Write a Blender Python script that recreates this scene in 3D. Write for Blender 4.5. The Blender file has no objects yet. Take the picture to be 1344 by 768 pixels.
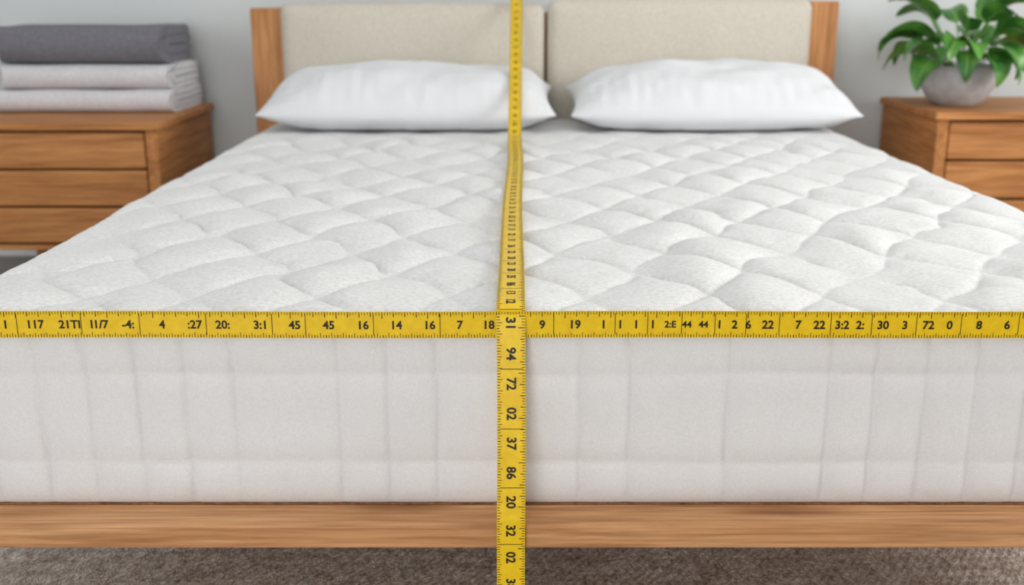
import bpy, math, random
from mathutils import Vector, noise, Matrix
random.seed(4)
sc=bpy.context.scene
sc.view_settings.view_transform='Standard'
sc.view_settings.look='None'

CAMZ=0.905; T=0.52; YF=1.295; YB=3.48; XL=-0.754; XR=0.968

def lin(r,g,b):
    f=lambda c:(c/255/12.92 if c/255<=0.04045 else ((c/255+0.055)/1.055)**2.4)
    return (f(r),f(g),f(b),1)

# ---------- materials ----------
def newmat(name,col,rough=0.6,spec=0.4):
    m=bpy.data.materials.new(name); m.use_nodes=True
    b=m.node_tree.nodes['Principled BSDF']
    b.inputs['Base Color'].default_value=col
    b.inputs['Roughness'].default_value=rough
    b.inputs['Specular IOR Level'].default_value=spec
    return m,m.node_tree,b
def coords(nt,scale=(1,1,1),rot=(0,0,0)):
    tc=nt.nodes.new('ShaderNodeTexCoord'); mp=nt.nodes.new('ShaderNodeMapping')
    mp.inputs['Scale'].default_value=scale
    mp.inputs['Rotation'].default_value=rot
    nt.links.new(tc.outputs['Object'],mp.inputs['Vector'])
    return mp.outputs['Vector']
def noisetex(nt,vec,scale,detail=4,rough=0.5,dist=0):
    n=nt.nodes.new('ShaderNodeTexNoise')
    n.inputs['Scale'].default_value=scale; n.inputs['Detail'].default_value=detail
    n.inputs['Roughness'].default_value=rough; n.inputs['Distortion'].default_value=dist
    nt.links.new(vec,n.inputs['Vector']); return n.outputs['Fac']
def ramp(nt,fac,stops):
    r=nt.nodes.new('ShaderNodeValToRGB'); e=r.color_ramp.elements
    e[0].position,e[0].color=stops[0]; e[1].position,e[1].color=stops[-1]
    for p,c in stops[1:-1]:
        x=e.new(p); x.color=c
    nt.links.new(fac,r.inputs['Fac']); return r.outputs['Color']
def bump(nt,b,h,strength,dist=0.001,prev=None):
    n=nt.nodes.new('ShaderNodeBump'); n.inputs['Strength'].default_value=strength
    n.inputs['Distance'].default_value=dist
    nt.links.new(h,n.inputs['Height'])
    if prev: nt.links.new(prev,n.inputs['Normal'])
    nt.links.new(n.outputs['Normal'],b.inputs['Normal']); return n.outputs['Normal']
def multiply(nt,a,bcol,fac):
    mx=nt.nodes.new('ShaderNodeMix'); mx.data_type='RGBA'; mx.blend_type='MULTIPLY'
    mx.inputs['Factor'].default_value=fac
    nt.links.new(a,mx.inputs['A']); nt.links.new(bcol,mx.inputs['B']); return mx.outputs['Result']

def wood(name,dark,mid,light,axis='x',rough=0.55,knots=False):
    m,nt,b=newmat(name,mid,rough,.3)
    s={'x':(1.6,22,22),'y':(22,1.6,22),'z':(22,22,1.6)}[axis]
    v=coords(nt,s)
    n1=noisetex(nt,v,1.3,6,0.65,1.2)
    c=ramp(nt,n1,[(0.3,dark),(0.5,mid),(0.7,light)])
    s2={'x':(6,160,160),'y':(160,6,160),'z':(160,160,6)}[axis]
    v2=coords(nt,s2); n2=noisetex(nt,v2,1.0,3)
    c=multiply(nt,c,ramp(nt,n2,[(0.34,(0.5,0.43,0.36,1)),(0.58,(1,1,1,1))]),0.55)
    if knots:
        vo=nt.nodes.new('ShaderNodeTexVoronoi'); vo.inputs['Scale'].default_value=1.0
        mp=nt.nodes.new('ShaderNodeMapping'); mp.inputs['Scale'].default_value=(2.3,9,9); mp.inputs['Location'].default_value=(.15,.35,.3)
        tc=nt.nodes.new('ShaderNodeTexCoord'); nt.links.new(tc.outputs['Object'],mp.inputs['Vector'])
        nz=nt.nodes.new('ShaderNodeTexNoise'); nz.inputs['Scale'].default_value=2.5; nt.links.new(mp.outputs[0],nz.inputs['Vector'])
        ad=nt.nodes.new('ShaderNodeVectorMath'); ad.operation='MULTIPLY_ADD'
        nt.links.new(nz.outputs['Color'],ad.inputs[0]); ad.inputs[1].default_value=(.3,.3,.3); nt.links.new(mp.outputs[0],ad.inputs[2])
        nt.links.new(ad.outputs[0],vo.inputs['Vector'])
        c=multiply(nt,c,ramp(nt,vo.outputs['Distance'],[(0.0,(.3,.2,.14,1)),(0.15,(.6,.48,.38,1)),(0.3,(1,1,1,1))]),0.8)
    nt.links.new(c,b.inputs['Base Color'])
    bump(nt,b,n2,0.25,0.001)
    return m
def fabric(name,col,fine=900,strength=0.35,mott=0.05,rough=0.95,dist=0.0006,stretch=(1,1,1)):
    m,nt,b=newmat(name,col,rough,0.1)
    v=coords(nt,stretch)
    n=noisetex(nt,v,fine,2)
    n2=noisetex(nt,v,fine*0.22,3,0.7)
    d=tuple(x*(1-mott*2) for x in col[:3])+(1,); l=tuple(min(1,x*(1+mott)) for x in col[:3])+(1,)
    nt.links.new(ramp(nt,n2,[(0.3,d),(0.7,l)]),b.inputs['Base Color'])
    p=bump(nt,b,n,strength,dist)
    bump(nt,b,n2,strength*0.6,dist*1.5,p)
    b.inputs['Sheen Weight'].default_value=0.1
    return m

M_top=fabric('quilted_knit_white',lin(226,226,226),700,0.7,0.09,stretch=(1,1.5,1))
M_side=fabric('border_fabric_white',lin(224,223,224),1500,0.6,0.035)
M_pillow=fabric('pillow_cotton',lin(222,223,226),1200,0.2,0.01)
M_cush=fabric('beige_linen',lin(206,199,186),600,0.6,0.07)
M_towelg=fabric('grey_terry',lin(124,123,131),500,0.9,0.14,dist=0.0025)
M_towelw=fabric('white_terry',lin(220,218,222),500,0.9,0.07,dist=0.0025)
M_rail=wood('oak_rail',lin(164,114,72),lin(196,144,98),lin(214,166,120),'x',knots=True)
M_post=wood('oak_post',lin(162,108,64),lin(194,136,86),lin(208,152,102),'z')
M_raily=wood('oak_side',lin(150,98,60),lin(182,126,82),lin(198,144,98),'y')
M_ns=wood('cherry_front',lin(158,100,54),lin(188,128,74),lin(206,146,90),'x')
M_nsy=wood('cherry_side',lin(156,98,52),lin(186,126,72),lin(204,144,88),'y')
M_gap_shade,_,_=newmat('painted_gap_shade',lin(60,32,18),0.8)  # dark colour standing in for shade between the drawers

M_yel,nt,b=newmat('tape_yellow',lin(232,190,20),0.38,0.4)
v=coords(nt); nn=noisetex(nt,v,60,5,0.65)
nt.links.new(ramp(nt,nn,[(0.3,lin(220,178,8)),(0.7,lin(236,199,24))]),b.inputs['Base Color'])
M_ink,_,_=newmat('tape_ink',lin(30,25,14),0.5)

M_wall,nt,b=newmat('wall_paint',lin(208,212,213),0.85,0.2)
bump(nt,b,noisetex(nt,coords(nt),180,4),0.05,0.001)
M_ceil,_,_=newmat('ceiling_paint',lin(235,235,233),0.9,0.2)
M_trim,_,_=newmat('trim_paint',lin(225,226,226),0.5)
M_floor=wood('floor_oak_grey',lin(120,115,110),lin(150,145,138),lin(168,162,155),'x',0.5)
# rug: woven wool
M_rug,nt,b=newmat('rug_wool',lin(150,135,122),0.95,0.1)
v=coords(nt,(1,0.5,1)); n1=noisetex(nt,v,110,4,0.75)
v2=coords(nt,(1,4.5,1),(0,0,.5)); n2=noisetex(nt,v2,12,4,.6,.8)
wv=nt.nodes.new('ShaderNodeTexWave'); wv.wave_type='BANDS'; wv.bands_direction='X'
wv.inputs['Scale'].default_value=26; wv.inputs['Distortion'].default_value=5; wv.inputs['Detail'].default_value=3; wv.inputs['Detail Scale'].default_value=5
nt.links.new(coords(nt,(1,1,1),(0,0,.6)),wv.inputs['Vector'])
c=multiply(nt,ramp(nt,n1,[(0.32,lin(170,148,132)),(0.66,lin(255,250,240))]),ramp(nt,n2,[(0.35,(0.6,0.56,0.53,1)),(0.62,(1,1,1,1))]),0.6)
c=multiply(nt,c,ramp(nt,wv.outputs['Fac'],[(0.1,(.62,.58,.56,1)),(.6,(1,1,1,1))]),.4)
nt.links.new(c,b.inputs['Base Color'])
p_=bump(nt,b,n1,1.0,0.005); bump(nt,b,wv.outputs['Fac'],.4,.003,p_)

# ---------- mesh helpers ----------
def mkobj(name,verts,faces,mats,smooth=True,parent=None,fmat=None):
    me=bpy.data.meshes.new(name); me.from_pydata([tuple(v) for v in verts],[],faces)
    for m in (mats if isinstance(mats,(list,tuple)) else [mats]): me.materials.append(m)
    if fmat: me.polygons.foreach_set('material_index',fmat)
    if smooth: me.polygons.foreach_set('use_smooth',[True]*len(me.polygons))
    me.update()
    o=bpy.data.objects.new(name,me); sc.collection.objects.link(o)
    if parent: o.parent=parent
    return o
def empty(name,loc=(0,0,0)):
    e=bpy.data.objects.new(name,None); e.empty_display_size=0.1
    sc.collection.objects.link(e); return e
def box(name,x0,x1,y0,y1,z0,z1,mat,parent=None,bev=0.003,seg=2):
    v=[(x,y,z) for x in (x0,x1) for y in (y0,y1) for z in (z0,z1)]
    f=[(0,1,3,2),(4,6,7,5),(0,4,5,1),(2,3,7,6),(0,2,6,4),(1,5,7,3)]
    o=mkobj(name,v,f,mat,False,parent)
    if bev:
        m=o.modifiers.new('bevel','BEVEL'); m.width=bev; m.segments=seg; m.limit_method='ANGLE'
        o.data.polygons.foreach_set('use_smooth',[False]*6)
    return o
def rbox(name,x0,x1,y0,y1,z0,z1,r,step,mats,disp=None,parent=None):
    nx=max(2,round((x1-x0)/step)); ny=max(2,round((y1-y0)/step)); nz=max(2,round((z1-z0)/step))
    idx={}; verts=[]; faces=[]; fm=[]
    X=[x0+(x1-x0)*i/nx for i in range(nx+1)]; Y=[y0+(y1-y0)*i/ny for i in range(ny+1)]; Z=[z0+(z1-z0)*i/nz for i in range(nz+1)]
    def vid(i,j,k):
        key=(i,j,k); q=idx.get(key)
        if q is not None: return q
        x,y,z=X[i],Y[j],Z[k]
        cx=min(max(x,x0+r),x1-r); cy=min(max(y,y0+r),y1-r); cz=min(max(z,z0+r),z1-r)
        d=Vector((x-cx,y-cy,z-cz))
        if d.length>1e-9: n=d.normalized()
        else: n=Vector((0,0,1))
        p=Vector((cx,cy,cz))+n*r
        if disp: p=disp(p,n)
        idx[key]=len(verts); verts.append(p); return idx[key]
    def quad(a,b2,c,d,mi): faces.append((a,b2,c,d)); fm.append(mi)
    for i in range(nx):
        for j in range(ny):
            quad(vid(i,j,nz),vid(i+1,j,nz),vid(i+1,j+1,nz),vid(i,j+1,nz),0)
            quad(vid(i,j,0),vid(i,j+1,0),vid(i+1,j+1,0),vid(i+1,j,0),1)
        for k in range(nz):
            quad(vid(i,0,k),vid(i+1,0,k),vid(i+1,0,k+1),vid(i,0,k+1),1)
            quad(vid(i,ny,k),vid(i,ny,k+1),vid(i+1,ny,k+1),vid(i+1,ny,k),1)
    for j in range(ny):
        for k in range(nz):
            quad(vid(0,j,k),vid(0,j,k+1),vid(0,j+1,k+1),vid(0,j+1,k),1)
            quad(vid(nx,j,k),vid(nx,j+1,k),vid(nx,j+1,k+1),vid(nx,j,k+1),1)
    if not isinstance(mats,(list,tuple)): mats=[mats]; fm=[0]*len(fm)
    return mkobj(name,verts,faces,mats,True,parent,fm)

# ---------- room ----------
RX0,RX1,RY0,RY1,RH=-2.7,2.9,-2.6,3.74,2.6
def plainbox(name,*a,mat): return box(name,*a,mat,None,0)
plainbox('floor',RX0-.1,RX1+.1,RY0-.1,RY1+.1,-.1,0,mat=M_floor)
plainbox('ceiling',RX0-.1,RX1+.1,RY0-.1,RY1+.1,RH,RH+.1,mat=M_ceil)
plainbox('wall_back',RX0-.1,RX1+.1,RY1,RY1+.1,0,RH,mat=M_wall)
plainbox('wall_front',RX0-.1,RX1+.1,RY0-.1,RY0,0,RH,mat=M_wall)
def wall_with_hole(name,x0,x1,hy0,hy1,hz0,hz1):
    vs=[];fs=[]
    for (y0,y1,z0,z1) in [(RY0,hy0,0,RH),(hy1,RY1,0,RH),(hy0,hy1,0,hz0),(hy0,hy1,hz1,RH)]:
        o=len(vs)
        vs+=[(x,y,z) for x in (x0,x1) for y in (y0,y1) for z in (z0,z1)]
        fs+=[tuple(i+o for i in f) for f in [(0,1,3,2),(4,6,7,5),(0,4,5,1),(2,3,7,6),(0,2,6,4),(1,5,7,3)]]
    mkobj(name,vs,fs,M_wall,False)
wall_with_hole('wall_right',RX1,RX1+.1,0.3,2.7,0.8,2.3)
wall_with_hole('wall_left',RX0-.1,RX0,0.3,2.7,0.8,2.3)
def window(name,x):
    e=empty(name)
    y0,y1,z0,z1=0.3,2.7,0.8,2.3
    for i,(a,b_,c,d) in enumerate([(y0,y0+.06,z0,z1),(y1-.06,y1,z0,z1),(y0+.06,y1-.06,z0,z0+.06),(y0+.06,y1-.06,z1-.06,z1),(1.48,1.52,z0+.06,z1-.06)]):
        box('frame_%d'%i,x-.03,x+.03,a,b_,c,d,M_trim,e,.004)
window('window_1',RX1+.05); window('window_2',RX0-.05)
box('baseboard_back',RX0,RX1,RY1-.015,RY1,0,.10,M_trim)
box('baseboard_left',RX0,RX0+.015,RY0,RY1-.016,0,.10,M_trim)
box('baseboard_right',RX1-.015,RX1,RY0,RY1-.016,0,.10,M_trim)
rug=rbox('area_rug',-.99,1.22,0.2,3.66,0.0,0.014,.006,.05,M_rug)

# ---------- bed frame + headboard ----------
bed=empty('bed_frame')
FX0,FX1=-.840,1.043
RT=.2485
box('front_rail',FX0,FX1,1.24,1.30,.2145,RT,M_rail,bed,.004)
box('side_rail_1',FX0,FX0+.05,1.302,3.53,.19,RT,M_raily,bed,.004)
box('side_rail_2',FX1-.05,FX1,1.302,3.53,.19,RT,M_raily,bed,.004)
box('platform',FX0+.05,FX1-.05,1.302,3.53,.226,RT,M_raily,bed,0)
for i,(x,y) in enumerate([(FX0+.002,1.30),(FX1-.062,1.30),(FX0+.002,3.0),(FX1-.062,3.0),(.07,2.3)]):
    z1=.19 if i<4 else .226
    x0,x1=x,x+.06
    v=[(x0+.01,y+.01,.0145),(x1-.01,y+.01,.0145),(x1-.01,y+.05,.0145),(x0+.01,y+.05,.0145),(x0,y,z1),(x1,y,z1),(x1,y+.06,z1),(x0,y+.06,z1)]
    mkobj('leg_%d'%(i+1),v,[(3,2,1,0),(4,5,6,7),(0,1,5,4),(1,2,6,5),(2,3,7,6),(3,0,4,7)],M_post,False,bed)
box('headboard_post_1',FX0,-.733,3.53,3.60,.0145,.864,M_post,bed,.006,3)
box('headboard_post_2',.950,FX1+.004,3.53,3.60,.0145,.885,M_post,bed,.006,3)
box('headboard_panel',-.733,.950,3.575,3.60,.22,.85,M_rail,bed,.003)
def cush_disp(x0,x1,z0,z1):
    cx,cz=(x0+x1)/2,(z0+z1)/2
    def f(p,n):
        u=(p.x-cx)/(x1-x0)*2; w=(p.z-cz)/(z1-z0)*2
        b_=max(0,(1-u**4))*max(0,(1-w**4))
        q=p.copy()
        if n.y<0: q.y-=.020*b_*(-n.y)
        q.z+= (.006*(1-u*u))*max(0,n.z)
        w2=noise.noise(Vector((p.x*6,p.z*3,x0*7)))*.006+noise.noise(Vector((p.x*16,p.z*5,x0*7)))*.002
        q.y-=w2*b_
        return q
    return f
for i,(a,c,zt) in enumerate([(-.742,.105,.876),(.113,.960,.889)]):
    rbox('headboard_cushion_%d'%(i+1),a,c,3.505,3.575,.40,zt,.03,.012,M_cush,cush_disp(a,c,.40,zt),bed)

# ---------- mattress ----------
def px(p): return (p-672)/1020.0
seams=[-.70,-.735,px(-20),px(48),px(112),px(178),px(241),px(305),px(443),px(508),px(573),px(762),px(828),px(958),px(1090),px(1152),px(1218),px(1285),px(1350),px(1480),px(1545),px(1610)]
seams=sorted(seams)
ZS=[.435,.312]
def g(d,w): return math.exp(-(d/w)**2)
def quilt(x,y):
    wx=x+.038*noise.noise(Vector((x*4.5,y*4.5,0)))+.018*noise.noise(Vector((x*12,y*12,2)))
    wy=y+.038*noise.noise(Vector((x*4.5,y*4.5,9)))+.018*noise.noise(Vector((x*12,y*12,5)))
    a,b_=.168,.25
    u=wx/a+wy/b_; v_=wx/a-wy/b_
    su=abs(math.sin(math.pi*u)); sv=abs(math.sin(math.pi*v_))
    pf=(su*sv)**.42
    k=.8+.8*noise.noise(Vector((x*5,y*5,20)))
    ed=min(x-XL,XR-x)
    ef=.35+.65*min(1,max(0,(ed-.02)/.12))
    if y>2.92: ef*=1-.6*min(1,(y-2.92)/.12)
    wr=noise.noise(Vector((x*26,y*34,3)))*.0026*(1-pf*.5)
    h=.008+ef*(pf*.0165*k-.008+wr+.004*noise.noise(Vector((x*2.5,y*2.5,7))))
    # the tape presses the padding down a little along its line
    cap=.0155+.25*max(0,abs(x-.003)-.024)
    if y<3.0 and h>cap: h=cap+(h-cap)*min(1,max(0,(abs(x-.003)-.024)/.05))
    return h
def border(s,z,seamlist):
    h=0
    for q in seamlist:
        qq=q+.0030*noise.noise(Vector((q*31,z*9,6)))
        k=.75+.6*noise.noise(Vector((q*17,z*6,2)))
        d=abs(s-qq)
        if d<.06: h-=(.0040*g(d,.0042)+.0032*g(d,.014))*k
    for q in ZS:
        wob=q+.003*noise.noise(Vector((s*5,q*9,1)))
        k=.75+.7*noise.noise(Vector((s*6,q*6,12)))
        d=abs(z-wob)
        h-=(.0014*g(d,.0045)+.0026*g(d,.015))*k
    h+=.0032*noise.noise(Vector((s*7,z*9,4)))+.0008*noise.noise(Vector((s*50,z*20,4)))
    return h
sideseams=[1.34+.065*i+(.05 if i%5==0 else 0) for i in range(34)]
ZB=RT+.0006
def mdisp(p,n):
    q=p.copy()
    if n.z>0:
        q.z+=n.z*(quilt(p.x,p.y)-.009)
    if n.y<-.2: q.y+=n.y*(border(p.x,p.z,seams)+.004)
    if abs(n.x)>.2: q.x+=n.x*border(p.y,p.z,sideseams)
    hn=Vector((n.x,n.y,0))
    if n.z<-.02 and hn.length>.05:
        q+=hn.normalized()*.032*(1-hn.length)*.72
    if n.z<0: q.z=max(q.z,ZB)
    return q
rbox('mattress',XL,XR,YF,YB,ZB,T,.032,.0042,[M_top,M_side],mdisp)

# ---------- pillows ----------
def pillow(name,cx,cy,w,d,th,seed,tilt):
    N,Mv=110,64; verts=[];faces=[]
    def P(u,v,s):
        x=u*(w/2)*(1-.05*(1-abs(v)**2.2)*abs(u)**6)
        y=v*(d/2)
        y*= (1-.16*abs(u)**5*(1-.3*abs(v)))
        t=((1-abs(u)**3.6)**.58)*((1-abs(v)**2.2)**.6)
        h=th/2*t
        nz=noise.noise(Vector((u*2.2+seed,v*2,seed)))*.016+noise.noise(Vector((u*6+seed,v*4,seed*2)))*.006
        edge=max(0,abs(u)-.6)/.4
        wr=noise.noise(Vector((u*5+seed,v*13,s)))*.012*edge*(1-edge*.5)
        fr=noise.noise(Vector((u*16+seed,v*3,s+4)))*.006*max(0,-v)
        h+=(nz+wr+fr)*min(1,t*1.6)
        if s<0: h*=.75
        return Vector((x,y,s*h))
    R=Matrix.Rotation(tilt,3,'X')
    id_={}
    for s in (1,-1):
        for i in range(N+1):
            for j in range(Mv+1):
                if s==-1 and (i in(0,N) or j in(0,Mv)):
                    id_[(s,i,j)]=id_[(1,i,j)]; continue
                u=math.sin((2*i/N-1)*math.pi/2)*.5+(2*i/N-1)*.5; v=math.sin((2*j/Mv-1)*math.pi/2)*.5+(2*j/Mv-1)*.5
                id_[(s,i,j)]=len(verts); verts.append(R@P(u,v,s))
        for i in range(N):
            for j in range(Mv):
                f=(id_[(s,i,j)],id_[(s,i+1,j)],id_[(s,i+1,j+1)],id_[(s,i,j+1)])
                faces.append(f if s==1 else f[::-1])
    mz=min(v.z for v in verts)
    verts=[Vector((v.x+cx,v.y+cy,max(v.z-mz,.026)+T-.019)) for v in verts]
    o=mkobj(name,verts,faces,M_pillow)
    m=o.modifiers.new('s','SUBSURF'); m.levels=0; m.render_levels=1
    return o
pillow('pillow',-.306,3.27,.87,.42,.222,1.3,math.radians(8))
pillow('pillow.001',.590,3.27,.845,.42,.230,5.1,math.radians(8))

# ---------- tape measures ----------
def textmesh(body,size):
    c=bpy.data.curves.new('t','FONT'); c.body=body; c.size=size; c.align_x='CENTER'; c.offset=size*.03; c.resolution_u=3
    o=bpy.data.objects.new('t',c); sc.collection.objects.link(o)
    dg=bpy.context.evaluated_depsgraph_get(); me=o.evaluated_get(dg).to_mesh()
    vs=[v.co.copy() for v in me.vertices]; fs=[tuple(p.vertices) for p in me.polygons]
    o.evaluated_get(dg).to_mesh_clear(); bpy.data.objects.remove(o); bpy.data.curves.remove(c)
    if vs:
        my=(min(v.y for v in vs)+max(v.y for v in vs))/2
        vs=[Vector((v.x,v.y-my,0)) for v in vs]
    return vs,fs
def tape(name,path,wdir,W,labels,label_size,step_tick=.0036):
    L=[0]
    for a,b_ in zip(path,path[1:]): L.append(L[-1]+(b_-a).length)
    tot=L[-1]
    import bisect
    def at(s):
        s=min(max(s,0),tot-1e-6); k=max(0,bisect.bisect_right(L,s)-1); k=min(k,len(path)-2)
        f=(s-L[k])/(L[k+1]-L[k]); p=path[k].lerp(path[k+1],f)
        def tan(i):
            a=path[max(0,i-1)]; b2=path[min(len(path)-1,i+1)]; return (b2-a).normalized()
        t=tan(k).lerp(tan(k+1),f).normalized(); return p,t
    def M(s,t,off):
        p,tg=at(s); w=wdir; n=tg.cross(w).normalized()
        return p+w*t+n*off
    verts=[];faces=[];fm=[]
    ns=int(tot/.004)
    th=.0007
    for i in range(ns+1):
        s=tot*i/ns
        for (t,o) in [(-W/2,0),(-W/2,th),(0,th*1.0),(W/2,th),(W/2,0)]:
            verts.append(M(s,t,o))
    for i in range(ns):
        a=i*5;b_=a+5
        for k in range(5):
            k2=(k+1)%5
            faces.append((a+k,b_+k,b_+k2,a+k2)); fm.append(0)
    def mark(s0,s1,t0,t1):
        o=len(verts)
        for (s,t) in [(s0,t0),(s1,t0),(s1,t1),(s0,t1)]: verts.append(M(s,t,th+.0003))
        faces.append((o,o+1,o+2,o+3)); fm.append(1)
    n=int(tot/step_tick)
    rr=random.Random(3)
    for i in range(n):
        s=(i+.5)*step_tick
        l=.0045+ (.0026 if i%4==0 else 0)+rr.uniform(-.0006,.0006)
        if i%16==0: l=.009
        l2=.0043+ (.0024 if i%4==2 else 0)+rr.uniform(-.0006,.0006)
        lw=.0008 if i%4 else .0011
        mark(s,s+lw,W/2-l,W/2-.0004)
        mark(s+.001,s+.001+lw,-W/2+.0004,-W/2+l2)
    for (s,txt,sep,size) in labels:
        if s<.01 or s>tot-.01: continue
        vs,fs=textmesh(txt,label_size*size)
        o=len(verts)
        for v_ in vs:
            verts.append(M(s+v_.x,v_.y,th+.0003))
        for f in fs: faces.append(tuple(i+o for i in f)); fm.append(1)
        if sep: mark(s+sep,s+sep+.0009,-W/2+.004,W/2-.003)
    return mkobj(name,verts,faces,[M_yel,M_ink],False,None,fm), at, tot

# horizontal tape stretched across the front face of the mattress
yt=YF-.0105; zc=.5045; Wt=.0348
xa,xb=XL+.012,XR-.012
path=[]
n=60
for i in range(0,n+1): 
    x=xa+(xb-xa)*i/n
    path.append(Vector((x,yt,zc+.0006*math.sin(x*9))))
s_off=-xa
H=[(3,'1'),(42,'117'),(88,'21TI'),(127,'I1/7'),(165,'-4:'),(210,'4'),(253,':27'),(290,'20:'),(340,'3:1'),(385,'45'),(430,'45'),(475,'16'),(519,'14'),(563,'16'),(603,'7'),(641,'18'),(712,'9'),(755,'19'),(793,'1'),(815,'1'),(836,'1'),(858,'1'),(881,'2:E'),(903,'44'),(925,'44'),(946,'1'),(966,'2'),(984,'6'),(1010,'22'),(1050,'7'),(1078,'22'),(1108,'3:2'),(1132,'2:'),(1162,'30'),(1191,'3'),(1222,'72'),(1250,'0'),(1289,'8'),(1326,'6'),(1365,'27'),(1405,'28'),(1450,'29'),(1495,'30'),(1540,'31'),(-40,'16'),(-80,'15')]
lab=[]
for i,(p,t) in enumerate(H):
    lab.append((s_off+(p-672)/1048,t,(.014 if i%2==0 else 0) if 385>p or p>700 else .013*(i%2),1.0 if not 870<p<930 else .8))
tape('measuring_tape',path,Vector((0,0,1)),Wt,lab,.015)

# long tape: behind headboard -> over -> mattress -> down front -> floor
W2=.0362
pts=[]
ctrl=[(.0150,3.612,.62),(.0150,3.612,.80),(.0150,3.608,.880),(.0150,3.592,.8965),(.0150,3.56,.9005),(.0145,3.52,.9003),(.0142,3.495,.892)]
pts+= [Vector(c) for c in ctrl]
a=Vector((.0142,3.495,.892)); b_=Vector((.0075,2.90,.541))
for i in range(1,30):
    f=i/30; p=a.lerp(b_,f); p.z-=.010*math.sin(math.pi*f); pts.append(p)
pts.append(b_)
for i in range(1,8):
    f=i/8; pts.append(Vector((.0075-.0005*f,2.90-.10*f,.541-.011*(1-(1-f)**2))))
n=70
for i in range(n+1):
    f=i/n; y=2.80-f*(2.80-1.315)
    x=.007-.0085*f+.004*math.sin(f*7)*(1-f)
    pts.append(Vector((x,y,.530+.001*math.sin(y*23)-.001*f)))
cz=.530-.001; ye=1.315
for i in range(1,10):
    a_=i*math.pi/2/9
    pts.append(Vector((-.0015,ye-.0345*math.sin(a_),cz-.020*(1-math.cos(a_)))))
last=pts[-1]
for i in range(1,40):
    f=i/39
    pts.append(Vector((-.0015+.001*math.sin(f*3),last.y-f*(last.y-1.2345)-.0015*math.sin(f*math.pi),last.z-f*(last.z-.258))))
last=pts[-1]
for i in range(1,20):
    f=i/19; pts.append(Vector((-.0015,1.2345-.002*f,last.z-f*(last.z-.06))))
for i in range(1,9):
    a_=i*math.pi/2/8
    pts.append(Vector((-.0015,1.2325-.042*(1-math.cos(a_)),.06-.042*math.sin(a_))))
for i in range(1,9):
    pts.append(Vector((-.0015,1.1905-.02*i,.018)))
def arclen(P):
    L=[0]
    for a,b_ in zip(P,P[1:]): L.append(L[-1]+(b_-a).length)
    return L
L=arclen(pts); tot=L[-1]
kf=min(range(len(pts)),key=lambda i:(pts[i]-Vector((-.0015,1.28,.51))).length)
sf=L[kf]
nums=['33','35','32','31','34','72','02','37','86','20','32','132','34','38','26','13','23','31','36','27','35','53','12','30','26','37','33','28','22']
front=['32','31','94','72','02','37','86','20','32','02','38','13']
lab=[]
i=-60
while True:
    s=sf+.002+i*.0382
    if s>tot-.02: break
    if s>.1: lab.append((s,nums[(i*7)%len(nums)] if not -1<=i<=10 else front[i+1],.019 if i%2 else 0,1.0))
    i+=1
tape('measuring_tape.001',pts,Vector((1,0,0)),W2,lab,.0165)

# ---------- nightstands ----------
def nightstand(x0,x1,y0,y1,zt,zb,name):
    e=empty(name)
    box('top',x0,x1,y0,y1,zt-.024,zt,M_ns,e,.005,3)
    i=.012
    a,b2=x0+i,x1-i; f=y0+i
    box('side_1',a,a+.035,f,y1-.003,zb,zt-.024,M_nsy,e,.003)
    box('side_2',b2-.035,b2,f,y1-.003,zb,zt-.024,M_nsy,e,.003)
    box('back',a+.035,b2-.035,y1-.018,y1-.003,zb,zt-.024,M_ns,e,0)
    box('bottom',a+.035,b2-.035,f+.005,y1-.018,zb,zb+.015,M_ns,e,0)
    box('gap_shade_panel',a+.035,b2-.035,f+.022,f+.03,zb+.015,zt-.024,M_gap_shade,e,0)  # added dark backing sheet, paints the shade seen in the drawer gaps
    n=3; z1=zt-.028; z0=zb+.018; h=(z1-z0)/n
    for k in range(n):
        box('drawer_%d'%(k+1),a+.039,b2-.039,f+.003,f+.022,z0+k*h+.003,z0+(k+1)*h-.003,M_ns,e,.006,3)
    for k,(x,y) in enumerate([(a+.01,f+.01),(b2-.05,f+.01),(a+.01,y1-.06),(b2-.05,y1-.06)]):
        v=[(x+.008,y+.008,0),(x+.032,y+.008,0),(x+.032,y+.032,0),(x+.008,y+.032,0),(x,y,zb),(x+.04,y,zb),(x+.04,y+.04,zb),(x,y+.04,zb)]
        mkobj('leg_%d'%(k+1),v,[(3,2,1,0),(4,5,6,7),(0,1,5,4),(1,2,6,5),(2,3,7,6),(3,0,4,7)],M_ns,False,e)
nightstand(-1.70,-1.025,3.11,3.705,.548,.165,'nightstand')
nightstand(1.262,1.93,3.20,3.705,.568,.165,'nightstand.001')

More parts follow.
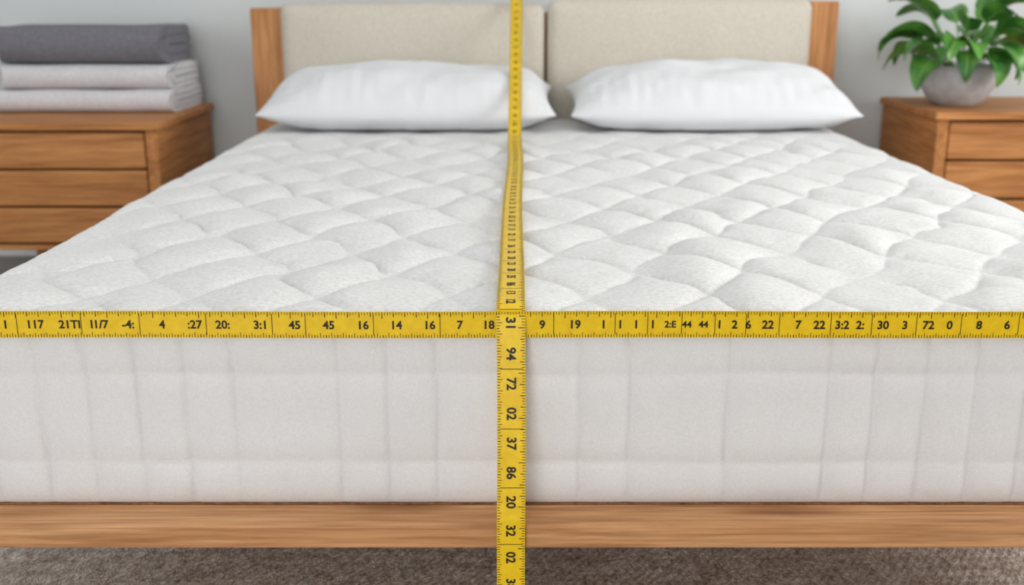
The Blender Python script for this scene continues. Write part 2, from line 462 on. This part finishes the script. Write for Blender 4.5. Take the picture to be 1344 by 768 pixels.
# ---------- towels ----------
def towel(x0,x1,y0,y1,z0,h,mat,name,parent,seed,layers=2):
    verts=[];faces=[]
    gap=.0015; t=h/(2*layers)-gap
    for l in range(layers):
        rc=h/2-t/2-l*(t+gap)
        cy=y0+h/2
        path=[]
        yb=y1-.006*l-.004*((l+seed)%2)
        m=16
        for i in range(m): path.append((yb+(cy-yb)*i/m,-rc,0,-1))
        for i in range(13):
            a=-math.pi/2-math.pi*i/12
            path.append((cy+rc*math.cos(a)*(1.0),rc*math.sin(a),math.cos(a),math.sin(a)))
        for i in range(1,m+1): path.append((cy+(yb-cy)*i/m,rc,0,1))
        ring=[(y+ny*t/2,z+nz*t/2) for (y,z,ny,nz) in path]+[(path[-1][0]+t*.4,path[-1][1])]+[(y-ny*t/2,z-nz*t/2) for (y,z,ny,nz) in path[::-1]]+[(path[0][0]+t*.4,path[0][1])]
        K=len(ring); NX=44; o=len(verts)
        for i in range(NX+1):
            f=i/NX
            x=x0+(x1-x0)*f
            for (y,z) in ring:
                nzv=noise.noise(Vector((x*7,y*9+seed,z*5)))*.008
                zc_=z*(1+.05*noise.noise(Vector((x*5,seed,1))))
                frac=(z+h/2)/h
                ry=max(0,(y0+.05-y)/.05)
                ex=.022*ry*ry
                xx=x+.004*noise.noise(Vector((y*14,z*30,seed)))*(1 if f<.05 or f>.95 else 0)-(2*f-1)*ex+(2*f-1)*.006*math.cos((frac-.5)*math.pi)
                verts.append(Vector((xx,y+nzv,z0+h/2+zc_+nzv*.5*frac)))
        for i in range(NX):
            for k in range(K):
                k2=(k+1)%K
                faces.append((o+i*K+k,o+i*K+k2,o+(i+1)*K+k2,o+(i+1)*K+k))
        faces.append(tuple(o+k for k in range(K))[::-1]); faces.append(tuple(o+NX*K+k for k in range(K)))
    ob=mkobj(name,verts,faces,mat,True,parent)
    m=ob.modifiers.new('edge','EDGE_SPLIT'); m.split_angle=math.radians(50)
    return ob
tw=empty('folded_towel_stack')
towel(-1.615,-1.055,3.36,3.66,.549,.070,M_towelw,'white_towel_1',tw,1)
towel(-1.60,-1.060,3.37,3.66,.621,.074,M_towelw,'white_towel_2',tw,2)
towel(-1.60,-1.080,3.37,3.655,.698,.112,M_towelg,'grey_towel',tw,3)

# ---------- plant ----------
plant=empty('potted_plant')
PX,PY,PZ=1.405,3.42,.568
M_pot,nt,b=newmat('ceramic_grey',lin(176,176,178),0.5,0.4)
nt.links.new(ramp(nt,noisetex(nt,coords(nt),30,4),[(0.3,lin(168,168,170)),(0.7,lin(190,190,191))]),b.inputs['Base Color'])
prof=[(0,0),(.060,0),(.068,.004),(.088,.022),(.108,.055),(.117,.085),(.118,.105),(.115,.122),(.112,.127),(.108,.124),(.108,.105),(0,.104)]
def revolve(name,prof,mat,parent,seg=64):
    vs=[];fs=[]
    for (r,z) in prof:
        for k in range(seg):
            a=2*math.pi*k/seg; vs.append((PX+r*math.cos(a),PY+r*math.sin(a),PZ+z))
    for i in range(len(prof)-1):
        for k in range(seg):
            k2=(k+1)%seg; fs.append((i*seg+k,i*seg+k2,(i+1)*seg+k2,(i+1)*seg+k))
    return mkobj(name,vs,fs,mat,True,parent)
revolve('pot',prof,M_pot,plant)
M_soil,nt,b=newmat('soil',lin(60,45,35),0.95); bump(nt,b,noisetex(nt,coords(nt),150),1,.01)
revolve('soil',[(0,.112),(.06,.113),(.107,.108)],M_soil,plant)
M_leaf,nt,b=newmat('leaf_green',lin(70,125,50),0.36,0.5)
uv=nt.nodes.new('ShaderNodeUVMap'); sp=nt.nodes.new('ShaderNodeSeparateXYZ'); nt.links.new(uv.outputs[0],sp.inputs[0])
n_=noisetex(nt,coords(nt),14,2)
c1=ramp(nt,n_,[(0.35,lin(46,100,38)),(0.65,lin(94,150,60))])
c2=ramp(nt,sp.outputs[0],[(0.46,(0,0,0,1)),(0.5,(1,1,1,1)),(0.54,(0,0,0,1))])
mx=nt.nodes.new('ShaderNodeMix'); mx.data_type='RGBA'
nt.links.new(c2,mx.inputs['Factor']); nt.links.new(c1,mx.inputs['A']); mx.inputs['B'].default_value=lin(136,184,92)
nt.links.new(mx.outputs['Result'],b.inputs['Base Color'])
M_stem,_,_=newmat('stem_green',lin(88,140,60),0.5)
lv=[];lf=[];luv=[]; sv=[];sf_=[]
def leaf(phi,stem_len,e0,bend,ll,lw,roll=0):
    dirh=Vector((math.cos(phi),math.sin(phi),0)); side=Vector((-math.sin(phi),math.cos(phi),0)); up=Vector((0,0,1))
    p=Vector((PX,PY,PZ+.10))+dirh*.02+side*random.uniform(-.02,.02)
    e=e0; n=8; pts_=[p.copy()]
    for i in range(n):
        d=dirh*math.cos(e)+up*math.sin(e); p=p+d*(stem_len/n); e-=bend*.25/n; pts_.append(p.copy())
    o=len(sv)
    for i,q in enumerate(pts_):
        for k in range(6):
            a=2*math.pi*k/6; rr=.0024
            sv.append(q+side*rr*math.cos(a)+(dirh*-math.sin(e)+up*math.cos(e))*rr*math.sin(a))
    for i in range(n):
        for k in range(6):
            k2=(k+1)%6; sf_.append((o+i*6+k,o+i*6+k2,o+(i+1)*6+k2,o+(i+1)*6+k))
    NL,NW=16,8; o=len(lv)
    wob=random.uniform(0,6)
    for i in range(NL+1):
        t=i/NL
        w=lw/2*(math.sin(math.pi*t**.66)**.8)*(1-.25*t) if 0<t<1 else .0006
        d=dirh*math.cos(e)+up*math.sin(e); nrm=(dirh*-math.sin(e)+up*math.cos(e))
        s2=(side*math.cos(roll)+nrm*math.sin(roll)); n2=(nrm*math.cos(roll)-side*math.sin(roll))
        for j in range(NW+1):
            c=j/NW*2-1
            q=p+s2*(c*w)+n2*(abs(c)**1.3*w*.25+math.sin(t*11+wob+c)*.0022*abs(c))
            lv.append(q); luv.append((j/NW,t))
        p=p+d*(ll/NL); e-=bend/NL
    for i in range(NL):
        for j in range(NW):
            a=o+i*(NW+1)+j; lf.append((a,a+1,a+NW+2,a+NW+1))
rnd=random.Random(11)
K=12
for i in range(K):
    phi=2*math.pi*i/K+rnd.uniform(-.15,.15)
    leaf(phi,rnd.uniform(.08,.14),rnd.uniform(.7,1.0),rnd.uniform(1.5,2.1),rnd.uniform(.15,.185),rnd.uniform(.090,.112),rnd.uniform(-.6,.6))
for i in range(11):
    phi=2*math.pi*i/11+rnd.uniform(-.2,.2)
    leaf(phi,rnd.uniform(.11,.16),rnd.uniform(.95,1.2),rnd.uniform(1.4,2.1),rnd.uniform(.14,.18),rnd.uniform(.085,.105),rnd.uniform(-.8,.8))
for i in range(9):
    phi=2*math.pi*i/9+rnd.uniform(-.2,.2)
    leaf(phi,rnd.uniform(.14,.20),rnd.uniform(1.15,1.4),rnd.uniform(1.0,1.7),rnd.uniform(.13,.16),rnd.uniform(.08,.098),rnd.uniform(-.8,.8))
for (ph,sl,e0,bd,ll,lw) in [(-1.35,.10,.95,2.6,.16,.085),(-1.0,.13,1.0,2.5,.17,.08),(-1.9,.11,.95,2.5,.15,.08)]:
    leaf(ph,sl,e0,bd,ll,lw,.1)
for q in lv+sv:
    if q.y>RY1-.012: q.y=RY1-.012-min(.05,(q.y-(RY1-.012))*.3)
lo=mkobj('leaves',lv,lf,M_leaf,True,plant)
ul=lo.data.uv_layers.new(name='UVMap')
for l in lo.data.loops: ul.data[l.index].uv=luv[l.vertex_index]
mkobj('stems',sv,sf_,M_stem,True,plant)

# ---------- lights ----------
def area(name,loc,target,sx,sy,power,col=(1,1,1)):
    l=bpy.data.lights.new(name,'AREA'); l.shape='RECTANGLE'; l.size=sx; l.size_y=sy; l.energy=power; l.color=col
    o=bpy.data.objects.new(name,l); sc.collection.objects.link(o); o.location=loc
    o.rotation_euler=(Vector(target)-Vector(loc)).to_track_quat('-Z','Y').to_euler(); return o
area('window_light_right',(RX1+.25,1.5,1.6),(0,1.9,.9),2.3,1.4,84,(1,.985,.965))
area('window_light_left',(RX0-.25,1.5,1.6),(0,1.9,.9),2.3,1.4,12,(.95,.98,1))
area('overhead_fill',(.1,1.9,2.5),(.1,1.9,0),2.6,2.2,6,(1,.99,.97))  # soft fill added above the bed, no real fixture
area('front_fill',(-.9,-2.4,1.15),(0,1.5,.4),2.2,2.0,76,(1,.995,.985))  # unseen fill added behind the camera to brighten bed front and rug
w=bpy.data.worlds.new('world'); sc.world=w; w.use_nodes=True
w.node_tree.nodes['Background'].inputs[0].default_value=(.87,.93,1,1)
w.node_tree.nodes['Background'].inputs[1].default_value=0.8

# ---------- camera ----------
cd=bpy.data.cameras.new('camera'); cam=bpy.data.objects.new('camera',cd); sc.collection.objects.link(cam)
cam.location=(0,0,CAMZ); cam.rotation_euler=(math.radians(90-15.6),0,0)
cd.sensor_width=36; cd.lens=1400/1344*36; cd.clip_start=.02
cd.dof.use_dof=True; cd.dof.focus_distance=1.40; cd.dof.aperture_fstop=4.0
sc.camera=cam
